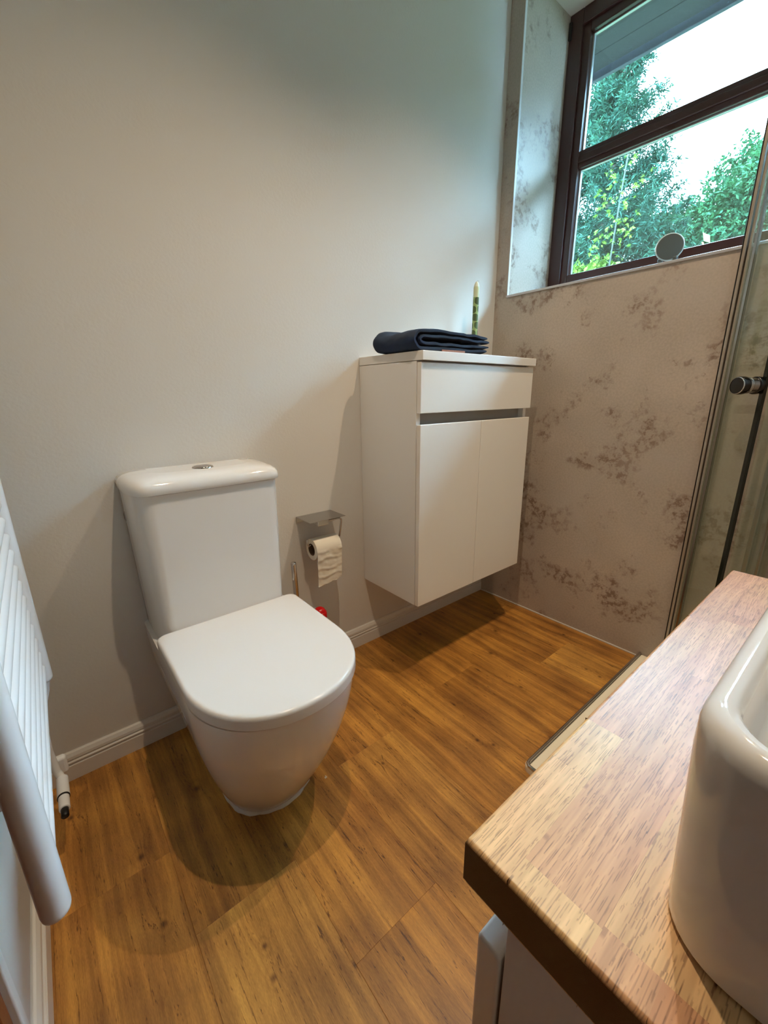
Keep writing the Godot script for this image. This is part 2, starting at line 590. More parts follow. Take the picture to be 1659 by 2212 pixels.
func skirting(prof: Array, back: bool, until := 0.0) -> MB:
	var b := MB.new()
	var n := prof.size()
	for i in n - 1:
		var p: Array = prof[i]
		var q: Array = prof[i + 1]
		var nn2 := Vector2(q[1] - p[1], -(q[0] - p[0])).normalized()
		if back:
			b.quad(V(XL + p[0], p[1], p[0]), V(0.0, p[1], p[0]), V(0.0, q[1], q[0]), V(XL + q[0], q[1], q[0]), V(0, nn2.y, nn2.x))
		else:
			b.quad(V(XL + p[0], p[1], p[0]), V(XL + p[0], p[1], until), V(XL + q[0], q[1], until), V(XL + q[0], q[1], q[0]), V(nn2.x, nn2.y, 0))
	return b

func build_window() -> void:
	# opening z 0.063..1.22, y 1.41..2.48; inner face of the frame at x 0.31
	var f := struct("window_1", boxes([
		[V(0.31, 1.41, 0.063), V(0.385, CEIL, 0.120)], [V(0.31, 1.41, 1.443), V(0.385, CEIL, 1.50)],
		[V(0.31, 1.41, 0.12), V(0.385, 1.462, 1.443)], [V(0.31, 2.425, 0.12), V(0.385, CEIL, 1.443)]], 0.003), M.window_wood, "dark reddish-brown wooden window with one cross bar")
	part(f, "sash", boxes([
		[V(0.322, 1.458, 0.114), V(0.372, 2.43, 0.150)], [V(0.322, 1.458, 1.413), V(0.372, 2.43, 1.449)],
		[V(0.322, 1.458, 0.15), V(0.372, 1.522, 1.413)], [V(0.322, 2.396, 0.15), V(0.372, 2.43, 1.413)]], 0.003), M.window_wood)
	var tr := MB.new()
	tr.rbox(V(0.328, 1.932, 0.148), V(0.374, 1.996, 1.415), 0.003, 1)
	tr.rbox(V(0.321, 1.950, 0.148), V(0.334, 1.978, 1.415), 0.005, 2)
	part(f, "cross_bar", tr, M.window_wood)
	for q in [[1.522, 1.932], [1.996, 2.396]]:
		part(f, "pane", box(V(0.349, q[0] - 0.003, 0.147), V(0.353, q[1] + 0.003, 1.416), 0.0005, 1), M.window_glass)
		var sp := boxes([[V(0.3445, q[0], 0.150), V(0.3575, q[1], 0.1555)], [V(0.3445, q[0], 1.4075), V(0.3575, q[1], 1.413)], [V(0.3445, q[0], 0.1555), V(0.3575, q[0] + 0.0045, 1.4075)], [V(0.3445, q[1] - 0.0045, 0.1555), V(0.3575, q[1], 1.4075)]], 0.0005)
		part(f, "spacer_bar", sp, M.aluminium_trim, "bright metal strip round the pane")
	part(f, "hinge", box(V(0.300, 2.395, 0.064), V(0.312, 2.455, 0.076), 0.004, 2), M.black_rubber, "black hinge cap")
	# outer sill
	struct("trim_4", box(V(0.385, 1.40, 0.03), V(0.52, 1.415, 1.53), 0.003, 1), M.gutter_metal, "outer metal sill")

# ---------------------------------------------------------------- toilet
func d_ring(cx: float, hw: float, zb: float, zt: float, y: float, front := 0.0, rc := 0.018, inset := 0.0) -> PackedVector3Array:
	# D-shaped outline: straight back with rounded corners, straight sides, rounded front
	hw -= inset; zb += inset; zt -= inset
	var a := front if front > 0.0 else hw * 1.03
	var zc := zt - a
	var p := PackedVector3Array()
	rc = minf(rc, hw * 0.5)
	for k in 7:
		var q := PI + PI / 2 * k / 6.0
		p.append(V(cx - hw + rc + cos(q) * rc, y, zb + rc + sin(q) * rc))
	for k in range(1, 8):
		p.append(V(cx - hw + rc + (2.0 * hw - 2.0 * rc) * k / 8.0, y, zb))
	for k in 7:
		var q := -PI / 2 + PI / 2 * k / 6.0
		p.append(V(cx + hw - rc + cos(q) * rc, y, zb + rc + sin(q) * rc))
	for k in range(1, 5):
		p.append(V(cx + hw, y, lerpf(zb + rc, zc, k / 5.0)))
	for k in 33:
		var q := PI * k / 32.0
		var c := cos(q)
		var s := sin(q)
		p.append(V(cx + signf(c) * pow(absf(c), 0.93) * hw, y, zc + pow(s, 0.93) * a))
	for k in range(1, 5):
		p.append(V(cx - hw, y, lerpf(zc, zb + rc, k / 5.0)))
	return p

func build_toilet() -> void:
	var t := thing("toilet", "white close-coupled toilet with closed D-shaped lid", "toilet", V(-1.353, 0, 0.3))
	var O := V(0, 0, -0.3)
	# pan
	var rows := []
	var y_top := 0.397
	for i in 25:
		var s := i / 24.0
		var y := 0.006 + (y_top - 0.006) * s
		var e := 1.0 - pow(1.0 - s, 1.75)
		var hw := lerpf(0.1135, 0.1875, e)
		var zt := lerpf(0.455, 0.628, 1.0 - pow(1.0 - s, 1.55))
		rows.append(d_ring(0.0, hw, 0.004, zt, y, hw * lerpf(1.08, 1.02, s), 0.02))
	var pan := MB.new()
	pan.loft(rows, true, false, true, true)
	var o := part(t, "pan", pan, M.ceramic)
	o.position = O
	# sealant at the floor
	rows = []
	for q in [[0.0045, 0.0], [0.0040, 0.003], [0.0018, 0.0065], [-0.002, 0.0085]]:
		var ring := d_ring(0.0, 0.1135 + q[0], 0.004, 0.455 + q[0], q[1], 0.122, 0.02)
		for k in ring.size():
			var wob: float = sin(k * 1.7) * 0.0009 + sin(k * 0.63 + 1.0) * 0.0012
			ring[k] += V(signf(ring[k].x) * wob, 0, wob)
		rows.append(ring)
	var seal := MB.new()
	seal.loft(rows, true, false, false, false)
	o = part(t, "sealant", seal, M.silicone, "uneven white sealant bead")
	o.position = O
	# seat and lid
	rows = []
	for q in [[0.020, 0.3965], [0.018, 0.3985], [0.018, 0.4055]]:
		rows.append(d_ring(0.0, 0.190, 0.200, 0.632, q[1], 0.205, 0.02, q[0]))
	var seat := MB.new()
	seat.loft(rows)
	o = part(t, "seat", seat, M.seat_plastic)
	o.position = O
	rows = []
	for q in [[0.0030, 0.4045], [0.0006, 0.4052], [0.0, 0.4070], [0.0, 0.4260], [0.0005, 0.4295], [0.0018, 0.4325], [0.0040, 0.4345], [0.0070, 0.4352], [0.0100, 0.4354], [0.03, 0.4357], [0.08, 0.4362]]:
		rows.append(d_ring(0.0, 0.190, 0.188, 0.640, q[1], 0.205, 0.022, q[0]))
	var lid := MB.new()
	lid.loft(rows)
	o = part(t, "lid", lid, M.seat_plastic)
	o.position = O
	part(t, "hinge_bar", box(V(-0.165, 0.397, -0.122), V(0.165, 0.422, -0.108), 0.006, 3), M.seat_plastic)
	# cistern: tapered body, rounded front corners, and lid
	rows = []
	for i in 13:
		var s := i / 12.0
		var y := lerpf(0.397, 0.786, s)
		rows.append(tank_ring(lerpf(0.176, 0.188, s), lerpf(0.150, 0.152, s), 0.004, lerpf(0.186, 0.186, s), y))
	var tank := MB.new()
	tank.loft(rows)
	o = part(t, "cistern", tank, M.ceramic)
	o.position = O
	rows = []
	for q in [[0.004, 0.7875], [0.0, 0.790], [0.0, 0.800], [0.0015, 0.8075], [0.006, 0.8145], [0.014, 0.820], [0.026, 0.824], [0.045, 0.8265], [0.07, 0.828]]:
		rows.append(tank_ring(0.1925 - q[0], 0.163 - q[0], 0.003 + q[0] * 0.3, 0.194 - q[0], q[1]))
	var cl := MB.new()
	cl.loft(rows)
	o = part(t, "cistern_lid", cl, M.ceramic)
	o.position = O
	var bz := 0.103
	var rim := MB.new()
	rim.lathe([Vector2(0.0, 0.003), Vector2(0.021, 0.003), Vector2(0.0235, 0.0045), Vector2(0.0255, 0.004), Vector2(0.027, 0.0)], 40, V(0, 0.827, bz) + O)
	var fb := part(t, "flush_button", rim, M.chrome, "round chrome dual flush button")
	var half := MB.new()
	half.lathe([Vector2(0.0, 0.006), Vector2(0.008, 0.0058), Vector2(0.0135, 0.0045), Vector2(0.0145, 0.003)], 30, V(-0.004, 0.827, bz) + O)
	part(fb, "small_flush", half, M.chrome)
	var ring := MB.new()
	ring.lathe([Vector2(0.0, 0.001), Vector2(0.009, 0.001), Vector2(0.010, 0.0025), Vector2(0.0125, 0.0025), Vector2(0.0135, 0.0)], 28, V(-0.1857, 0.713, 0.030) + O, Basis(V(0, 0, 1), PI / 2))
	part(t, "inlet_cap", ring, M.satin_steel, "round grey plug on the tank side")

func tank_ring(hw: float, hf: float, zb: float, zf: float, y: float) -> PackedVector3Array:
	# hw: half width at the wall, hf: half width of the flat front
	var p := PackedVector3Array()
	for k in 5:
		p.append(V(-hw + 2.0 * hw * k / 4.0, y, zb))
	p.append(V(hw, y, zb + 0.03)); p.append(V(hw, y, zb + 0.06))
	var side := [V(hw, y, zb + 0.075), V(hw - 0.004, y, zf - 0.016), V(hf + (hw - hf) * 0.42, y, zf - 0.001), V(hf - 0.012, y, zf)]
	for k in 11:
		var s := k / 10.0
		p.append(side[0].bezier_interpolate(side[1], side[2], side[3], s))
	for k in range(1, 8):
		var s := k / 8.0
		p.append(V(lerpf(hf - 0.012, -(hf - 0.012), s), y, zf + sin(s * PI) * 0.003))
	for k in 11:
		var q: Vector3 = side[0].bezier_interpolate(side[1], side[2], side[3], 1.0 - k / 10.0)
		p.append(V(-q.x, y, q.z))
	p.append(V(-hw, y, zb + 0.06)); p.append(V(-hw, y, zb + 0.03))
	return p

# ---------------------------------------------------------------- wall cabinet
func build_cabinet() -> void:
	var xl := -0.7545
	var xr := -0.150
	var t := thing("wall_cabinet", "white wall-hung bathroom cabinet with a drawer over two doors", "cabinet", V(0, 0.2877, 0))
	var O := V(0, -0.2877, 0)
	var list := [
		["side_panel", box(V(xl, 0.2877, 0.001), V(xl + 0.018, 1.1048, 0.2920), 0.0008), M.melamine_white],
		["side_panel", box(V(xr - 0.018, 0.2877, 0.001), V(xr, 1.1048, 0.2920), 0.0008), M.melamine_white],
		["body", boxes([[V(xl + 0.018, 0.2877, 0.001), V(xr - 0.018, 0.9100, 0.2900)], [V(xl + 0.018, 0.9100, 0.001), V(xr - 0.018, 0.9560, 0.2680)], [V(xl + 0.018, 0.9560, 0.001), V(xr - 0.018, 1.1060, 0.2900)]], 0.0005), M.melamine_white],
		["grip_channel", box(V(xl + 0.0185, 0.9105, 0.2682), V(xr - 0.0185, 0.9555, 0.2700), 0.0005, 1), M.grip_channel],
		["top", box(V(xl, 1.1065, 0.001), V(xr + 0.002, 1.1336, 0.3200), 0.0012), M.melamine_white],
		["drawer_front", box(V(xl + 0.001, 0.9505, 0.2945), V(xr + 0.001, 1.1010, 0.3115), 0.0015), M.white_lacquer],
		["door", box(V(xl + 0.001, 0.2877, 0.2945), V((xl + xr) * 0.5 - 0.0009, 0.9155, 0.3115), 0.0015), M.white_lacquer],
		["door", box(V((xl + xr) * 0.5 + 0.0009, 0.2877, 0.2945), V(xr - 0.001, 0.9155, 0.3115), 0.0015), M.white_lacquer],
	]
	for q in list:
		part(t, q[0], q[1], q[2]).position = O

# ---------------------------------------------------------------- washstand
func build_washstand() -> void:
	var x0 := -1.5035
	var x1 := -0.826
	var z0 := 1.129
	var z1 := ZF - 0.001
	var th := 0.040
	var t := thing("worktop", "thick oak worktop of glued staves under the basin", "worktop", V(x0, YC - th, z0))
	# staves: rows across z, joints along x
	var rows_z := [0.0, 0.0325, 0.0805, 0.1095, 0.150, 0.195, 0.24, 0.285, 0.33, 0.375, 0.42, 0.46, z1 - z0]
	var joints := [[0.168, 0.45], [0.020, 0.47], [0.0225, 0.30], [0.022, 0.36, 0.6], [0.30, 0.52], [0.12, 0.44], [0.26, 0.5], [0.1, 0.4], [0.2, 0.55], [0.33], [0.15, 0.5], [0.4]]
	var r := 0.0035
	for k in rows_z.size() - 1:
		var stops := [0.0]
		stops.append_array(joints[k])
		stops.append(x1 - x0)
		for s in stops.size() - 1:
			var mb := stave(stops[s], stops[s + 1], rows_z[k], rows_z[k + 1], x1 - x0, z1 - z0, th, r)
			var lane := rng.randi() % 8
			var off := rng.randf()
			for i in mb.t.size():
				var p := mb.v[i]
				mb.t[i] = Vector2(p.x / 0.82 + off, (lane + clampf((p.z - rows_z[k]) / 0.055 + (th - p.y) / 0.2, 0.02, 0.98)) / 8.0)
			var so := part(t, "stave", mb, M.oiled_oak)
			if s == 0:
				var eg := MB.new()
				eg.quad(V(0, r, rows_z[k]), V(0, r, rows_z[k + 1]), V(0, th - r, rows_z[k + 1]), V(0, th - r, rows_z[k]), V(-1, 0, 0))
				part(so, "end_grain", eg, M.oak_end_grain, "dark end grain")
	# cabinet under it
	var c := thing("vanity_unit", "white vanity unit under the oak worktop", "cabinet", V(-1.16, 0, 1.37))
	var O := V(1.16, 0, -1.37)
	part(c, "carcass", boxes([[V(-1.499, 0.24, 1.1625), V(-0.834, YC - th - 0.0005, z1)]], 0.001), M.melamine_white).position = O
	part(c, "drawer_front", box(V(-1.500, 0.455, 1.141), V(-0.832, 0.645, 1.160), 0.003, 3), M.white_lacquer).position = O
	part(c, "drawer_front", box(V(-1.500, 0.242, 1.141), V(-0.832, 0.450, 1.160), 0.003, 3), M.white_lacquer).position = O
	# basin
	var b := thing("washbasin", "white ceramic countertop basin with rounded corners", "basin", V(-1.19, YC, 1.41))
	var bo := V(1.19, -YC, -1.41)
	var bx0 := -1.470
	var bx1 := -0.93
	var bz0 := 1.2212
	var bz1 := 1.60
	var rows := []
	for q in [[0.012, 0.0], [0.007, 0.001], [0.0045, 0.004], [0.004, 0.02], [0.0, 0.110], [0.0, 0.126], [0.0006, 0.1305], [0.0025, 0.1345], [0.0055, 0.1368], [0.0085, 0.1374], [0.0115, 0.1366], [0.0140, 0.1340], [0.0155, 0.129], [0.019, 0.08], [0.026, 0.045], [0.045, 0.03], [0.08, 0.024], [0.15, 0.021]]:
		var d: float = q[0]
		rows.append(round_rect(bx0 + d, bx1 - d, bz0 + d, bz1 - d, maxf(0.038 - d * 0.6, 0.012), YC + q[1]))
	var bowl := MB.new()
	bowl.loft(rows.slice(0, 10), true, false, true, false)
	bowl.loft(rows.slice(9), true, true, false, true)
	part(b, "bowl", bowl, M.ceramic).position = bo
	var dr := MB.new()
	dr.lathe([Vector2(0.0, 0.006), Vector2(0.018, 0.005), Vector2(0.026, 0.003), Vector2(0.031, 0.0)], 32, V(-1.19, YC + 0.0212, 1.41))
	part(b, "drain", dr, M.chrome).position = bo

func stave(xa: float, xb: float, za: float, zb: float, lx: float, lz: float, th: float, r: float) -> MB:
	# piece of a slab (0..lx, 0..th, 0..lz) whose outer top and bottom edges are rounded
	var mb := MB.new()
	var xs := _samples(xa, xb, lx, r)
	var zs := _samples(za, zb, lz, r)
	for side in 2:
		var start := mb.v.size()
		for x in xs:
			for z in zs:
				var dx := maxf(0.0, r - x)
				var dx2 := maxf(0.0, x - (lx - r))
				var dz := maxf(0.0, r - z)
				var w := Vector3(dx2 - dx, 0, -dz) / r
				var k := minf(w.length(), 1.0)
				var rise := sqrt(maxf(0.0, 1.0 - k * k))
				var y := th - r + r * rise
				var nn := V(w.x, rise + 0.001, w.z).normalized()
				if side == 1:
					y = th - y; nn.y = -nn.y
				mb.vert(V(x, y, z), nn)
		for i in xs.size() - 1:
			for j in zs.size() - 1:
				var a: int = start + i * zs.size() + j
				mb.tri(a, a + 1, a + zs.size() + 1); mb.tri(a, a + zs.size() + 1, a + zs.size())
	for e in [[xa, true, -1.0], [xb, true, 1.0], [za, false, -1.0], [zb, false, 1.0]]:
		var outer: bool = (e[1] and (e[0] <= 0.0 or e[0] >= lx)) or (not e[1] and e[0] <= 0.0)
		var lo := r if outer else 0.0
		if e[1]:
			if e[0] <= 0.0:
				continue
			mb.quad(V(e[0], lo, za), V(e[0], lo, zb), V(e[0], th - lo, zb), V(e[0], th - lo, za), V(e[2], 0, 0))
		else:
			mb.quad(V(xa, lo, e[0]), V(xb, lo, e[0]), V(xb, th - lo, e[0]), V(xa, th - lo, e[0]), V(0, 0, e[2]))
	return mb

func _samples(a: float, b: float, l: float, r: float) -> Array:
	var o := [a, b]
	for k in range(0, 6):
		var q := r * (1.0 - cos(PI / 2 * k / 5.0))
		for c in [q, l - q]:
			if c > a + 1e-6 and c < b - 1e-6:
				o.append(c)
	o.sort()
	return o

func round_rect(x0: float, x1: float, z0: float, z1: float, r: float, y: float) -> PackedVector3Array:
	var p := PackedVector3Array()
	for c in [[x1 - r, z0 + r, -PI / 2], [x1 - r, z1 - r, 0.0], [x0 + r, z1 - r, PI / 2], [x0 + r, z0 + r, PI]]:
		for k in 11:
			var q: float = c[2] + PI / 2 * k / 10.0
			p.append(V(c[0] + cos(q) * r, y, c[1] + sin(q) * r))
	return p

# ---------------------------------------------------------------- shower
func build_shower() -> void:
	var t := thing("shower_tray", "low cream shower tray with a metal edge rail", "shower tray", V(-0.4, 0, 1.2))
	var O := V(0.4, 0, -1.2)
	var zf := 0.784
	var top := MB.new()
	var rows := []
	for q in [[0.0, 0.0], [0.0, 0.014], [0.0015, 0.0165], [0.004, 0.017], [0.05, 0.0165], [0.09, 0.012]]:
		rows.append(round_rect(-0.802 + q[0], -0.003 - q[0], zf + q[0], ZF - 0.002 - q[0], 0.02, q[1]))
	top.loft(rows)
	part(t, "basin_plate", top, M.tray_acrylic).position = O
	var rail := MB.new()
	rail.tube([V(-0.002, 0.0195, zf + 0.007), V(-0.78, 0.0195, zf + 0.007), V(-0.790, 0.0195, zf + 0.0095), V(-0.796, 0.0195, zf + 0.0165), V(-0.797, 0.0195, zf + 0.03), V(-0.797, 0.0195, 1.12)], 0.0052, 12)
	part(t, "edge_rail", rail, M.chrome, "shiny metal rail along the tray edge").position = O
	var rail2 := MB.new()
	rail2.rbox(V(-0.788, 0.017, zf + 0.0125), V(-0.003, 0.0185, zf + 0.0145), 0.0005, 1)
	part(t, "inner_rail", rail2, M.satin_steel).position = O
	# folded screen against the window wall
	var s := thing("shower_screen", "folded clear glass shower screen with a black knob", "shower screen", V(0, 0.02, 0.87))
	var S := V(0, -0.02, -0.87)
	part(s, "wall_profile", boxes([[V(-0.022, 0.021, 0.8665), V(-0.001, 1.97, 0.8745)], [V(-0.012, 0.021, 0.876), V(-0.001, 1.97, 0.884)]], 0.002), M.profile_grey).position = S
	var gk := MB.new()
	gk.rbox(V(-0.023, 0.021, 0.8642), V(-0.002, 1.97, 0.8662), 0.0005, 1)
	part(s, "gasket", gk, M.black_rubber).position = S
	# first leaf from (0, .878) to (-.085, .998)
	var a := V(-0.016, 0, 0.884)
	var b := V(-0.088, 0, 0.990)
	var dir := (b - a).normalized()
	var nrm := V(-dir.z, 0, dir.x)
	if nrm.x > 0.0: nrm = -nrm
	part(s, "glass_leaf", slab(a, b, 0.035, 1.95, 0.006), M.shower_glass).position = S
	part(s, "leaf_edge", slab(b, b + dir * 0.011, 0.035, 1.95, 0.010), M.glass_edge, "dark green glass edge").position = S
	part(s, "hinge_strip", slab(a + dir * 0.012, a + dir * 0.020, 0.035, 1.95, 0.009), M.satin_steel).position = S
	var c := V(-0.020, 0, 1.085)
	var e := b + V(-0.0, 0, 0.018)
	part(s, "glass_leaf", slab(e, c, 0.035, 1.95, 0.006), M.shower_glass).position = S
	for q in [[1.03, 0.012], [1.062, 0.009], [1.10, 0.03]]:
		part(s, "frame_profile", box(V(-0.034, 0.021, q[0]), V(-0.001, 1.97, q[0] + q[1]), 0.002), M.satin_steel).position = S
	# knob
	var kb := Basis(V(0, 1, 0).cross(nrm).normalized(), nrm, V(0, 1, 0)).orthonormalized()
	kb = Basis(nrm.cross(V(0, 1, 0)).normalized(), nrm, nrm.cross(V(0, 1, 0)).normalized().cross(nrm))
	var kp := a.lerp(b, 0.93) + V(0, 1.0225, 0) + nrm * 0.003
	var k := MB.new()
	k.lathe([Vector2(0.0, 0.0), Vector2(0.018, 0.0), Vector2(0.0235, 0.001), Vector2(0.0240, 0.004), Vector2(0.0240, 0.013), Vector2(0.0225, 0.015), Vector2(0.0205, 0.0155)], 36, kp, kb)
	k.lathe([Vector2(0.0205, 0.044), Vector2(0.0235, 0.045), Vector2(0.0245, 0.050), Vector2(0.0245, 0.062), Vector2(0.0225, 0.066), Vector2(0.0225, 0.066), Vector2(0.0, 0.0665)], 36, kp, kb)
	var kn := part(s, "knob", k, M.black_gloss, "black door knob with grey middle")
	kn.position = S
	var k2 := MB.new()
	k2.lathe([Vector2(0.0205, 0.0155), Vector2(0.0205, 0.033), Vector2(0.0205, 0.033), Vector2(0.0218, 0.0335), Vector2(0.0218, 0.036), Vector2(0.0205, 0.0365), Vector2(0.0205, 0.044)], 36, kp, kb)
	part(kn, "grip", k2, M.satin_steel)
	var k3 := MB.new()
	k3.lathe([Vector2(0.0224, 0.0645), Vector2(0.0236, 0.0650), Vector2(0.0232, 0.0672), Vector2(0.0218, 0.0672)], 36, kp, kb)
	part(kn, "chrome_ring", k3, M.chrome)

func slab(a: Vector3, b: Vector3, y0: float, y1: float, th: float) -> MB:
	var d := (b - a).normalized()
	var n := V(-d.z, 0, d.x) * th * 0.5
	var mb := MB.new()
	var f := [a + n, b + n, b - n, a - n]
	for k in 4:
		var p: Vector3 = f[k]
		var q: Vector3 = f[(k + 1) % 4]
		var nn: Vector3 = [n.normalized(), d, -n.normalized(), -d][k]
		mb.quad(p + V(0, y0, 0), q + V(0, y0, 0), q + V(0, y1, 0), p + V(0, y1, 0), nn)
	mb.quad(f[0] + V(0, y1, 0), f[1] + V(0, y1, 0), f[2] + V(0, y1, 0), f[3] + V(0, y1, 0), V(0, 1, 0))
	mb.quad(f[0] + V(0, y0, 0), f[1] + V(0, y0, 0), f[2] + V(0, y0, 0), f[3] + V(0, y0, 0), V(0, -1, 0))
	return mb

# ---------------------------------------------------------------- radiator
func build_radiator() -> void:
	var t := thing("towel_radiator", "white tubular towel radiator on the left wall", "radiator", V(XL, 0.37, 0.43))
	var O := V(-XL, -0.37, -0.43)
	var yb := 0.385
	var yt := 1.55
	for z in [0.128, 0.705]:
		var rows := []
		for q in [[0.55, yb], [0.82, yb + 0.001], [0.96, yb + 0.004], [1.0, yb + 0.009], [1.0, yt - 0.009], [0.8, yt]]:
			var ring := PackedVector3Array()
			for k in 24:
				var an := TAU * k / 24.0
				ring.append(V(-1.7665 + cos(an) * 0.0165 * q[0], q[1], z + sin(an) * 0.019 * q[0]))
			rows.append(ring)
		var mb := MB.new()
		mb.loft(rows)
		part(t, "upright", mb, M.enamel_white).position = O
	var tb := MB.new()
	tb.tube([V(-1.769, 0, 0.132), V(-1.769, 0, 0.700)], 0.0112, 16)
	var tube_mesh := tb.mesh()
	var y := 0.425
	var n := 0
	while y < yt - 0.05:
		var o := inst(t, "tube", tube_mesh, M.enamel_white)
		o.position = O + V(0, y, 0)
		n += 1
		y += 0.0345 if n % 14 else 0.09
	for q in [[0.15, 0.50], [0.61, 0.50], [0.15, 1.40], [0.61, 1.40]]:
		var br := MB.new()
		br.tube([V(XL + 0.003, q[1], q[0]), V(-1.775, q[1], q[0])], 0.010, 12)
		part(t, "wall_bracket", br, M.enamel_white).position = O
	# valve under the far upright
	var v := thing("radiator_valve", "white thermostat valve under the radiator", "valve", V(-1.785, 0.12, 0.17))
	var B := V(1.785, -0.12, -0.17)
	var stem := MB.new()
	stem.tube([V(-1.7665, 0.384, 0.128), V(-1.770, 0.36, 0.128), V(-1.790, 0.30, 0.129), V(-1.793, 0.20, 0.130), V(-1.789, 0.140, 0.132), V(-1.785, 0.128, 0.136), V(-1.782, 0.122, 0.145)], 0.0085, 14)
	part(v, "pipe", stem, M.enamel_white).position = B
	var ax := Basis(V(1, 0, 0), PI / 2)
	var head := MB.new()
	head.lathe([Vector2(0.0, 0.0), Vector2(0.010, 0.0), Vector2(0.0122, 0.003), Vector2(0.0125, 0.060), Vector2(0.0125, 0.060), Vector2(0.0108, 0.061), Vector2(0.0108, 0.100), Vector2(0.0100, 0.102), Vector2(0.0, 0.102)], 24, V(-1.782, 0.120, 0.140), ax)
	part(v, "thermostat_head", head, M.enamel_white).position = B
	var gr := MB.new()
	gr.lathe([Vector2(0.0108, 0.0), Vector2(0.0123, 0.0), Vector2(0.0123, 0.004), Vector2(0.0108, 0.004)], 24, V(-1.782, 0.120, 0.202), ax)
	part(v, "ring", gr, M.black_rubber, "black ring").position = B
	var en := MB.new()
	en.lathe([Vector2(0.0, 0.0), Vector2(0.0075, 0.0), Vector2(0.0075, 0.02), Vector2(0.0, 0.021)], 24, V(-1.782, 0.120, 0.242), ax)
	part(v, "end_nut", en, M.black_rubber, "dark end nut").position = B
	part(v, "cover_cap", box(V(-1.800, 0.100, 0.085), V(-1.768, 0.150, 0.105), 0.008, 3), M.enamel_white).position = B

# ---------------------------------------------------------------- small things
func build_small_things() -> void:
	towel()
	candle()
	paper_holder()
	toilet_brush()
	cleaner()
	sill_disc()
	var sc := thing("paper_scrap", "tiny white paper scrap on the floor beside the toilet", "scrap", V(-1.236, 0.0, 0.455))
	var m := MB.new()
	m.rbox(V(-0.004, 0.0, -0.002), V(0.003, 0.0022, 0.003), 0.001, 1)
	m.rbox(V(-0.001, 0.001, -0.004), V(0.002, 0.0035, 0.001), 0.001, 1)
	part(sc, "crumb", m, M.toilet_paper)

func towel() -> void:
	var t := thing("folded_towel", "dark navy folded towel on top of the wall cabinet", "towel", V(-0.6, 1.1336, 0.2))
	var f := FastNoiseLite.new()
	f.seed = 21; f.frequency = 14.0; f.fractal_octaves = 2
	# each layer: a thick cloth band folded in the xy plane, swept along z
	var layers := [
		[V(0.150, 0.009, 0), V(0.08, 0.008, 0), V(-0.04, 0.008, 0), V(-0.125, 0.008, 0), V(-0.150, 0.013, 0), V(-0.161, 0.028, 0), V(-0.155, 0.043, 0), V(-0.138, 0.0525, 0), V(-0.10, 0.055, 0), V(0.0, 0.0535, 0), V(0.09, 0.051, 0), V(0.150, 0.047, 0)],
		[V(0.158, 0.0215, 0), V(0.06, 0.021, 0), V(-0.06, 0.021, 0), V(-0.118, 0.0215, 0), V(-0.136, 0.025, 0), V(-0.141, 0.032, 0), V(-0.134, 0.0385, 0), V(-0.116, 0.0405, 0), V(-0.04, 0.040, 0), V(0.06, 0.0385, 0), V(0.160, 0.0350, 0)],
	]
	for li in layers.size():
		var path := smooth_path(layers[li], 5)
		var half := 0.0062 if li == 0 else 0.0056
		var rows := []
		for zi in 23:
			var s := zi / 22.0
			var z := lerpf(-0.092, 0.112, s)
			var ring := PackedVector3Array()
			var puff := 1.0 + 0.20 * exp(-pow((s - 0.10) / 0.16, 2.0)) - 0.10 * exp(-pow((s - 0.42) / 0.13, 2.0)) + 0.05 * s
			var lean := -0.010 * (1.0 - s)
			var edge := 1.0
			if zi == 0 or zi == 22: edge = 0.55
			var outl := []
			var inl := []
			for k in path.size():
				var d: Vector3 = (path[mini(k + 1, path.size() - 1)] - path[maxi(k - 1, 0)]).normalized()
				var nn := V(-d.y, d.x, 0)
				var p: Vector3 = path[k]
				var w := f.get_noise_3d(p.x * 1.0, p.y * 2.0 + li * 3.0, z * 1.0) * 0.004
				var q := V(p.x + lean, p.y * puff, z) + nn * w
				q.y += maxf(0.0, p.y - 0.03) * 6.0 * w
				var hh := half * edge * (1.0 if k > 0 and k < path.size() - 1 else 0.6)
				outl.append(q + nn * hh); inl.append(q - nn * hh)
			for q in outl: ring.append(V(q.x, maxf(q.y, 0.0008), q.z))
			inl.reverse()
			for q in inl: ring.append(V(q.x, maxf(q.y, 0.0008), q.z))
			rows.append(ring)
		var mb := MB.new()
		band(mb, rows)
		var o := part(t, "cloth_fold", mb, M.navy_terry)
		o.rotation.y = deg_to_rad(-4.0)
	part(t, "label", box(V(-0.055, 0.0005, 0.1115), V(0.045, 0.0065, 0.1145), 0.0008, 1), M.towel_label, "brown woven label at the towel's lower edge").rotation.y = deg_to_rad(-4.0)

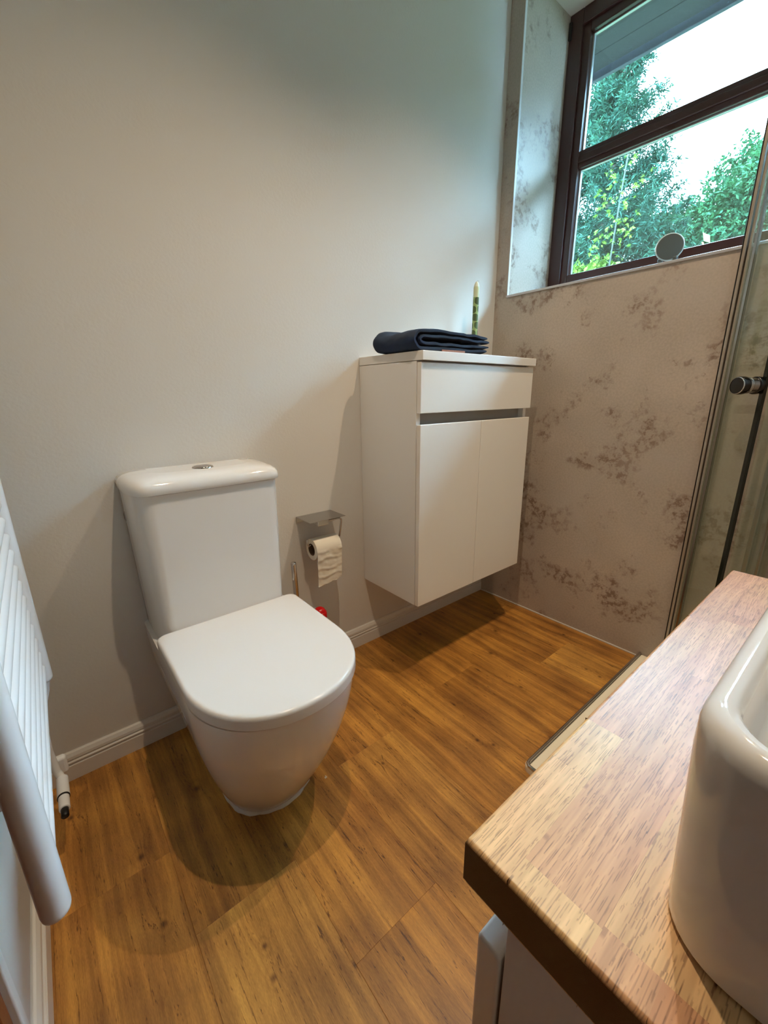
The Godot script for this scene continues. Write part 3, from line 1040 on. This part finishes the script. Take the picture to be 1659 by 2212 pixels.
func band(mb: MB, rows: Array) -> void:
	# like loft, but with ends closed strip by strip (the outline is not star-shaped) and normals from neighbours
	var h := rows.size()
	var w: int = rows[0].size()
	var start := mb.v.size()
	for i in h:
		for j in w:
			var du: Vector3 = rows[i][(j + 1) % w] - rows[i][(j + w - 1) % w]
			var nn := V(0, 0, 1).cross(du)
			mb.vert(rows[i][j], nn.normalized() * -1.0, Vector2.ZERO)
	# outline runs outer side first, so outward is to the left of its direction
	var m := w / 2
	var s: Vector3 = mb.n[start + m / 2]
	var want: Vector3 = rows[0][m / 2] - rows[0][w - 1 - m / 2]
	if s.dot(want) < 0.0:
		for i in range(start, mb.n.size()):
			mb.n[i] = -mb.n[i]
	for i in h - 1:
		for j in w:
			var j2 := (j + 1) % w
			mb.tri(start + i * w + j, start + i * w + j2, start + (i + 1) * w + j2)
			mb.tri(start + i * w + j, start + (i + 1) * w + j2, start + (i + 1) * w + j)
	for e in [0, h - 1]:
		var nn := V(0, 0, -1 if e == 0 else 1)
		for k in m - 1:
			mb.quad(rows[e][k], rows[e][k + 1], rows[e][w - 2 - k], rows[e][w - 1 - k], nn)

func smooth_path(p: Array, sub: int) -> Array:
	var o := []
	for i in p.size() - 1:
		var a: Vector3 = p[maxi(i - 1, 0)]
		var d: Vector3 = p[mini(i + 2, p.size() - 1)]
		for k in sub:
			o.append((p[i] as Vector3).cubic_interpolate(p[i + 1], a, d, float(k) / sub))
	o.append(p[p.size() - 1])
	return o

func candle() -> void:
	var t := thing("candle", "tall slim candle printed with green leaf shapes", "candle", V(-0.226, 1.1336, 0.078))
	var base := MB.new()
	base.lathe([Vector2(0.0, 0.0005), Vector2(0.030, 0.0005), Vector2(0.034, 0.004), Vector2(0.035, 0.009), Vector2(0.033, 0.010), Vector2(0.020, 0.006), Vector2(0.016, 0.010), Vector2(0.016, 0.022), Vector2(0.012, 0.023)], 30)
	part(t, "holder", base, M.ceramic, "small white candle holder")
	var body := MB.new()
	body.lathe([Vector2(0.0112, 0.007), Vector2(0.0112, 0.278), Vector2(0.0112, 0.278), Vector2(0.0109, 0.280)], 28)
	for i in body.t.size():
		body.t[i].y = 1.0 - (body.v[i].y - 0.007) / 0.273
	part(t, "stick", body, M.candle_print)
	var tip := MB.new()
	tip.lathe([Vector2(0.0110, 0.279), Vector2(0.0100, 0.285), Vector2(0.0070, 0.293), Vector2(0.0030, 0.2985), Vector2(0.0, 0.2995)], 24)
	part(t, "tip", tip, M.candle_wax)
	var w := MB.new()
	w.tube([V(0, 0.297, 0), V(0.001, 0.301, 0), V(0.005, 0.302, 0.001), V(0.010, 0.3015, 0.001)], 0.0009, 8)
	part(t, "wick", w, M.wick)

func paper_holder() -> void:
	var t := thing("paper_holder", "steel toilet paper holder with a flat cover plate", "paper holder", V(-0.97, 0.6, 0.0))
	var O := V(0.97, -0.6, 0)
	var pl := MB.new()
	pl.rbox(V(-1.042, 0.6045, 0.002), V(-0.902, 0.6060, 0.100), 0.0006, 1)
	pl.rbox(V(-1.042, 0.585, 0.001), V(-0.902, 0.6060, 0.0028), 0.0006, 1)
	part(t, "cover_plate", pl, M.polished_steel).position = O
	part(t, "bracket", box(V(-1.005, 0.583, 0.070), V(-0.962, 0.6043, 0.086), 0.002, 2), M.chrome).position = O
	var arm := MB.new()
	arm.tube(smooth_path([V(-0.985, 0.594, 0.078), V(-0.935, 0.594, 0.078), V(-0.914, 0.594, 0.078), V(-0.907, 0.588, 0.077), V(-0.906, 0.576, 0.075), V(-0.905, 0.530, 0.062), V(-0.906, 0.520, 0.060), V(-0.912, 0.5125, 0.060), V(-0.93, 0.5125, 0.060), V(-1.02, 0.5125, 0.060), V(-1.030, 0.5145, 0.060), V(-1.035, 0.524, 0.060), V(-1.035, 0.537, 0.060)], 4), 0.0036, 10)
	part(t, "wire_arm", arm, M.chrome).position = O
	# roll, hanging on the wire
	var r := thing("toilet_roll", "started toilet paper roll hanging on the holder", "toilet roll", V(-0.971, 0.5, 0.060))
	var ax := Basis(V(0, 0, 1), -PI / 2)
	var ry := -0.0025
	var roll := MB.new()
	roll.lathe([Vector2(0.0215, -0.05), Vector2(0.0215, -0.05), Vector2(0.037, -0.05), Vector2(0.038, -0.049), Vector2(0.038, 0.049), Vector2(0.037, 0.05), Vector2(0.037, 0.05), Vector2(0.0215, 0.05)], 44, V(0, ry, 0), ax)
	part(r, "paper", roll, M.toilet_paper)
	var core := MB.new()
	core.lathe([Vector2(0.0205, -0.0502), Vector2(0.0205, 0.0502)], 40, V(0, ry, 0), ax)
	core.lathe([Vector2(0.0216, -0.0502), Vector2(0.0216, 0.0502)], 40, V(0, ry, 0), ax)
	part(r, "core", core, M.cardboard, "brown cardboard core")
	# hanging sheet: leaves the roll at the front, hangs down with creases
	var f := FastNoiseLite.new()
	f.seed = 4; f.frequency = 22.0
	var rows := []
	for i in 40:
		var s := i / 39.0
		var front := PackedVector3Array()
		var back := PackedVector3Array()
		for k in 17:
			var u := k / 16.0
			var x := lerpf(-0.049, 0.049, u)
			var p: Vector3
			var drop := s * 0.188
			if drop < 0.06:
				var an := PI / 2 - drop / 0.0385
				p = V(x, ry + sin(an) * 0.0385, cos(an) * 0.0385)
			else:
				var d := drop - 0.06
				var crease: float = 0.0
				for cz in [0.0, 0.030, 0.067, 0.095]:
					crease += 0.0022 * exp(-pow((d - cz - 0.004 * sin(u * 7.0 + cz * 60.0)) / 0.0035, 2.0))
				p = V(x * (1.0 - 0.02 * d / 0.14), ry - d, 0.0385 + crease - 0.008 * d / 0.14 + f.get_noise_2d(x * 1.2, d * 1.2) * 0.0022)
				if s > 0.9:
					p.y += 0.010 * (u - 0.2) * (s - 0.9) * 10.0 + f.get_noise_1d(x * 6.0) * 0.006 * (s - 0.9) * 10.0
			front.append(p)
			back.append(p - V(0, 0, 0.0006))
		back.reverse()
		rows.append(front + back)
	var sh := MB.new()
	sh.loft(rows, true, false, true, true)
	part(r, "hanging_sheet", sh, M.toilet_paper)

func toilet_brush() -> void:
	var t := thing("toilet_brush", "steel toilet brush standing behind the toilet", "toilet brush", V(-1.098, 0, 0.085))
	var cup := MB.new()
	cup.lathe([Vector2(0.0, 0.001), Vector2(0.043, 0.001), Vector2(0.045, 0.003), Vector2(0.045, 0.118), Vector2(0.044, 0.12), Vector2(0.042, 0.118), Vector2(0.042, 0.01)], 36)
	part(t, "holder", cup, M.satin_steel)
	var hd := MB.new()
	hd.tube([V(0.0, 0.10, 0.0), V(-0.0105, 0.482, 0.008)], 0.0088, 16)
	var h := part(t, "handle", hd, M.chrome, "slim chrome handle")
	var cp := MB.new()
	cp.lathe([Vector2(0.0089, -0.004), Vector2(0.0090, 0.0), Vector2(0.0080, 0.003), Vector2(0.0, 0.0042)], 18, V(-0.0105, 0.482, 0.008))
	part(h, "end_cap", cp, M.chrome)
	var br := MB.new()
	br.lathe([Vector2(0.0, 0.02), Vector2(0.028, 0.024), Vector2(0.036, 0.04), Vector2(0.036, 0.085), Vector2(0.02, 0.10), Vector2(0.0, 0.101)], 24)
	part(t, "brush_head", br, M.brush_bristle)

func cleaner() -> void:
	var t := thing("cleaner_bottle", "cleaning bottle with a red cap behind the toilet", "bottle", V(-1.024, 0, 0.100))
	var b := MB.new()
	b.lathe([Vector2(0.0, 0.001), Vector2(0.026, 0.001), Vector2(0.029, 0.004), Vector2(0.029, 0.15), Vector2(0.027, 0.18), Vector2(0.018, 0.215), Vector2(0.0155, 0.235), Vector2(0.0155, 0.258)], 32)
	part(t, "body", b, M.bottle_plastic)
	var c := MB.new()
	var bs := Basis(V(0, 0, 1), deg_to_rad(6.0)).scaled(Vector3.ONE * 1.6)
	c.lathe([Vector2(0.0135, 0.0), Vector2(0.0150, 0.001), Vector2(0.0155, 0.008), Vector2(0.0150, 0.013), Vector2(0.0125, 0.0145), Vector2(0.0125, 0.0145), Vector2(0.0128, 0.016), Vector2(0.0118, 0.0195), Vector2(0.0085, 0.0225), Vector2(0.0050, 0.0240), Vector2(0.0, 0.0245)], 30, V(0, 0.256, 0), bs)
	part(t, "cap", c, M.red_plastic, "red screw cap")

func sill_disc() -> void:
	var t := thing("sill_ornament", "round grey disc ornament standing on the window sill", "ornament", V(0.05, 1.413, 0.652))
	var bs := Basis(V(0, 1, 0), deg_to_rad(25.0)) * Basis(V(0, 0, 1), PI / 2)
	var disc := MB.new()
	disc.lathe([Vector2(0.0, -0.005), Vector2(0.037, -0.005), Vector2(0.0375, -0.004), Vector2(0.0375, 0.004), Vector2(0.037, 0.005), Vector2(0.0, 0.005)], 48, V(0, 0.054, 0), bs)
	part(t, "disc", disc, M.smoked_glass)
	var rim := MB.new()
	var pts := []
	for k in 49:
		var q := TAU * k / 48.0
		pts.append(V(0, 0.054, 0) + bs * V(cos(q) * 0.0385, 0, sin(q) * 0.0385))
	rim.tube(pts, 0.0028, 8, false)
	part(t, "rim", rim, M.clear_rim, "bright glassy rim")
	for s in [-1.0, 1.0]:
		var ft := MB.new()
		ft.rbox(V(-0.010, 0.0, s * 0.022 - 0.006), V(0.010, 0.022, s * 0.022 + 0.006), 0.003, 2)
		part(t, "foot", ft, M.smoked_glass)

# ---------------------------------------------------------------- outside
func leaf_mesh(lw: float, ll: float, n: int, spread: float, seed_: int) -> ArrayMesh:
	# a little spray of pointed leaves
	var r := RandomNumberGenerator.new()
	r.seed = seed_
	var b := MB.new()
	for k in n:
		var bs := Basis.from_euler(V(r.randf_range(-spread, spread), TAU * k / n + r.randf_range(-0.4, 0.4), r.randf_range(-spread, spread)))
		var off := V(r.randf_range(-1, 1), r.randf_range(-0.6, 0.6), r.randf_range(-1, 1)) * ll * 0.45
		var nn := bs * V(0, 1, 0)
		var i := b.vert(off, nn)
		b.vert(off + bs * V(lw * 0.5, 0.02 * ll, ll * 0.45), nn); b.vert(off + bs * V(0, 0, ll), nn); b.vert(off + bs * V(-lw * 0.5, 0.02 * ll, ll * 0.45), nn)
		b.tri(i, i + 1, i + 2); b.tri(i, i + 2, i + 3)
	return b.mesh()

func foliage(parent: Node, called: String, pts: Array, mesh: Mesh, m: Material, size: Vector2, tint: Vector2) -> void:
	var mm := MultiMesh.new()
	mm.transform_format = MultiMesh.TRANSFORM_3D
	mm.use_colors = true
	mm.mesh = mesh
	mm.instance_count = pts.size()
	for i in pts.size():
		var bs := Basis.from_euler(V(rng.randf_range(-0.9, 0.9), rng.randf() * TAU, rng.randf_range(-0.9, 0.9))).scaled(Vector3.ONE * rng.randf_range(size.x, size.y))
		mm.set_instance_transform(i, Transform3D(bs, pts[i]))
		var k := rng.randf_range(tint.x, tint.y)
		mm.set_instance_color(i, Color(k * rng.randf_range(0.85, 1.15), k, k * rng.randf_range(0.8, 1.1)))
	var o := MultiMeshInstance3D.new()
	o.name = called
	o.multimesh = mm
	o.material_override = m
	parent.add_child(o, true)
	o.set_meta("kind", "stuff")

func build_outside() -> void:
	const GY := -2.7
	var ground := struct("ground", box(V(0.5, GY - 0.3, -30.0), V(45.0, GY, 30.0), 0.01, 1), M.lawn, "lawn below the window")
	ground.set_meta("kind", "structure")
	struct("wall_outside", boxes([[V(0.42, GY, -4.0), V(0.47, 1.40, 4.5)], [V(0.42, 1.40, -4.0), V(0.47, 3.0, 0.03)], [V(0.42, 1.40, 1.53), V(0.47, 3.0, 4.5)], [V(0.42, 2.50, 0.03), V(0.47, 3.0, 1.53)]], 0.002), M.render_outside)
	var ev := thing("roof_eave", "dark roof overhang seen through the top of the window", "eave", V(0.47, 2.6, 0.0))
	for k in 4:
		part(ev, "board", box(V(0.004 + k * 0.125, 0.045, -4.0), V(0.126 + k * 0.125, 0.065, 4.5), 0.003, 1), M.eave_board)
	part(ev, "fascia", box(V(0.505, 0.012, -4.0), V(0.53, 0.22, 4.5), 0.004, 1), M.gutter_metal)
	# conifer
	var c := Vector2(7.2, -3.05)
	var t := thing("conifer_tree", "tall dark blue-green conifer outside the window", "tree", V(c.x, GY, c.y))
	var tk := MB.new()
	tk.tube([V(0, 0, 0), V(0.02, 5, 0), V(0, 9.9, 0)], 0.10, 10)
	part(t, "trunk", tk, M.bark)
	var pts := []
	for k in 300:
		var h := rng.randf_range(2.6, 10.0)
		var R := clampf((10.4 - h) * 0.30, 0.10, 1.65) * rng.randf_range(0.72, 1.12)
		var an := rng.randf() * TAU
		var steps := int(16 + R * 66)
		for s in steps:
			var q := pow(float(s) / steps, 0.7)
			var rise := 0.20 * q * R + 0.30 * q * q * R
			var wid := 0.05 + 0.17 * q * (1.15 - q) * R
			pts.append(V(cos(an) * R * q + rng.randf_range(-wid, wid), h + rise + rng.randf_range(-0.09, 0.09), sin(an) * R * q + rng.randf_range(-wid, wid)))
	foliage(t, "needles", pts, leaf_mesh(0.020, 0.10, 8, 0.7, 1), M.leaf_fir, Vector2(0.7, 1.25), Vector2(0.55, 1.15))
	# broad-leaved trees on the right
	blob_tree("leafy_tree", "broad green leafy tree seen at the right of the window", V(10.4, GY, -1.55), 8.5, 2.15, 9, M.leaf_maple, 20000, 2)
	blob_tree("leafy_tree", "low green tree between the conifer and the broad tree", V(8.6, GY, -2.15), 6.1, 1.35, 6, M.leaf_maple, 9000, 3)
	blob_tree("shrub", "light green bush low in the window beside the sill ornament", V(5.4, GY, -1.35), 5.15, 1.0, 5, M.leaf_shrub, 6000, 4)
	blob_tree("shrub", "yellow-green bush in the lower left corner of the window", V(4.4, GY, -1.80), 5.35, 0.62, 5, M.leaf_young, 3000, 5)
	blob_tree("leafy_tree", "added tree out of view just right of the window, blocks low daylight", V(9.2, GY, 1.55), 8.9, 2.1, 8, M.leaf_blocker, 12000, 6, 1.6)  # this and the next two: unseen trees added to keep low daylight off the wall
	blob_tree("leafy_tree", "added tree out of view farther right, blocks low daylight", V(8.6, GY, 5.0), 9.2, 2.6, 9, M.leaf_blocker, 14000, 7, 1.8)
	blob_tree("leafy_tree", "added tree out of view farthest right, blocks low daylight", V(7.4, GY, 9.2), 9.2, 3.0, 9, M.leaf_blocker, 14000, 8, 2.0)
	# slender young stem with leaves
	var s := thing("young_tree", "slender pale-stemmed young tree near the window", "tree", V(4.15, GY, -1.52))
	var st := MB.new()
	st.tube([V(0, 0, 0), V(0.03, 4, 0.02), V(0.06, 6.0, 0.10), V(0.05, 6.5, 0.14)], 0.009, 8)
	part(s, "stem", st, M.pale_bark)
	var lp := []
	for k in 170:
		var h := rng.randf_range(4.3, 6.3)
		lp.append(V(rng.randf_range(-0.25, 0.25), h, rng.randf_range(-0.24, 0.24) + (h - 4.0) * 0.05))
	foliage(s, "leaves", lp, leaf_mesh(0.028, 0.062, 4, 0.8, 9), M.leaf_young, Vector2(0.6, 1.1), Vector2(0.6, 1.1))
	# twig with a few orange leaves close to the window
	var w := thing("autumn_twig", "thin twig with a few orange leaves behind the sill ornament", "twig", V(1.3, GY, 0.36))
	var tw := MB.new()
	tw.tube([V(0, 0, 0), V(0.02, 3.0, 0.0), V(0.0, 4.42, 0.01)], 0.006, 6)
	part(w, "stem", tw, M.bark)
	var lm := leaf_mesh(0.032, 0.075, 1, 0.3, 15)
	for k in 9:
		var o := inst(w, "leaf", lm, M.leaf_autumn)
		o.position = V(rng.randf_range(-0.03, 0.03), rng.randf_range(4.24, 4.46), rng.randf_range(-0.06, 0.06))
		o.rotation = V(rng.randf_range(-1, 1), rng.randf() * TAU, rng.randf_range(-1, 1))

func blob_tree(called: String, label: String, at: Vector3, height: float, radius: float, blobs: int, m: Material, count: int, seed_: int, big := 1.0) -> void:
	var t := thing(called, label, "tree" if called.ends_with("tree") else "shrub", at)
	var r := RandomNumberGenerator.new()
	r.seed = seed_ * 31
	var tk := MB.new()
	tk.tube([V(0, 0, 0), V(0.05, height * 0.4, 0.03), V(0, height * 0.8, 0)], radius * 0.06, 8)
	part(t, "trunk", tk, M.bark)
	var cs := []
	for k in blobs:
		var an := TAU * k / blobs + r.randf_range(-0.3, 0.3)
		var q := 0.0 if k == 0 else radius * r.randf_range(0.35, 0.75)
		var br := radius * r.randf_range(0.38, 0.6)
		cs.append([V(cos(an) * q, height - br - (0.0 if k == 0 else r.randf_range(0.1, 1.2) * radius * 0.7), sin(an) * q), br])
	var pts := []
	for k in count:
		var b: Array = cs[r.randi() % blobs]
		var d := V(r.randfn(), r.randfn(), r.randfn()).normalized()
		var bump := 1.0 + 0.20 * sin(d.x * 9.0 + b[1] * 30.0) * sin(d.y * 8.0) * sin(d.z * 9.0 + 1.0)
		pts.append(b[0] + d * b[1] * bump * pow(r.randf(), 0.28) * r.randf_range(0.85, 1.08))
	# lower mass that fills the crown's middle
	for k in count / 2:
		var d := V(r.randfn(), r.randfn() * 0.8, r.randfn()).normalized()
		pts.append(V(0, height - radius * 1.5, 0) + d * radius * pow(r.randf(), 0.33) * 1.1)
	foliage(t, "leaves", pts, leaf_mesh(0.045 * big, 0.09 * big, 6, 0.8, seed_), m, Vector2(0.6, 1.25), Vector2(0.55, 1.15))
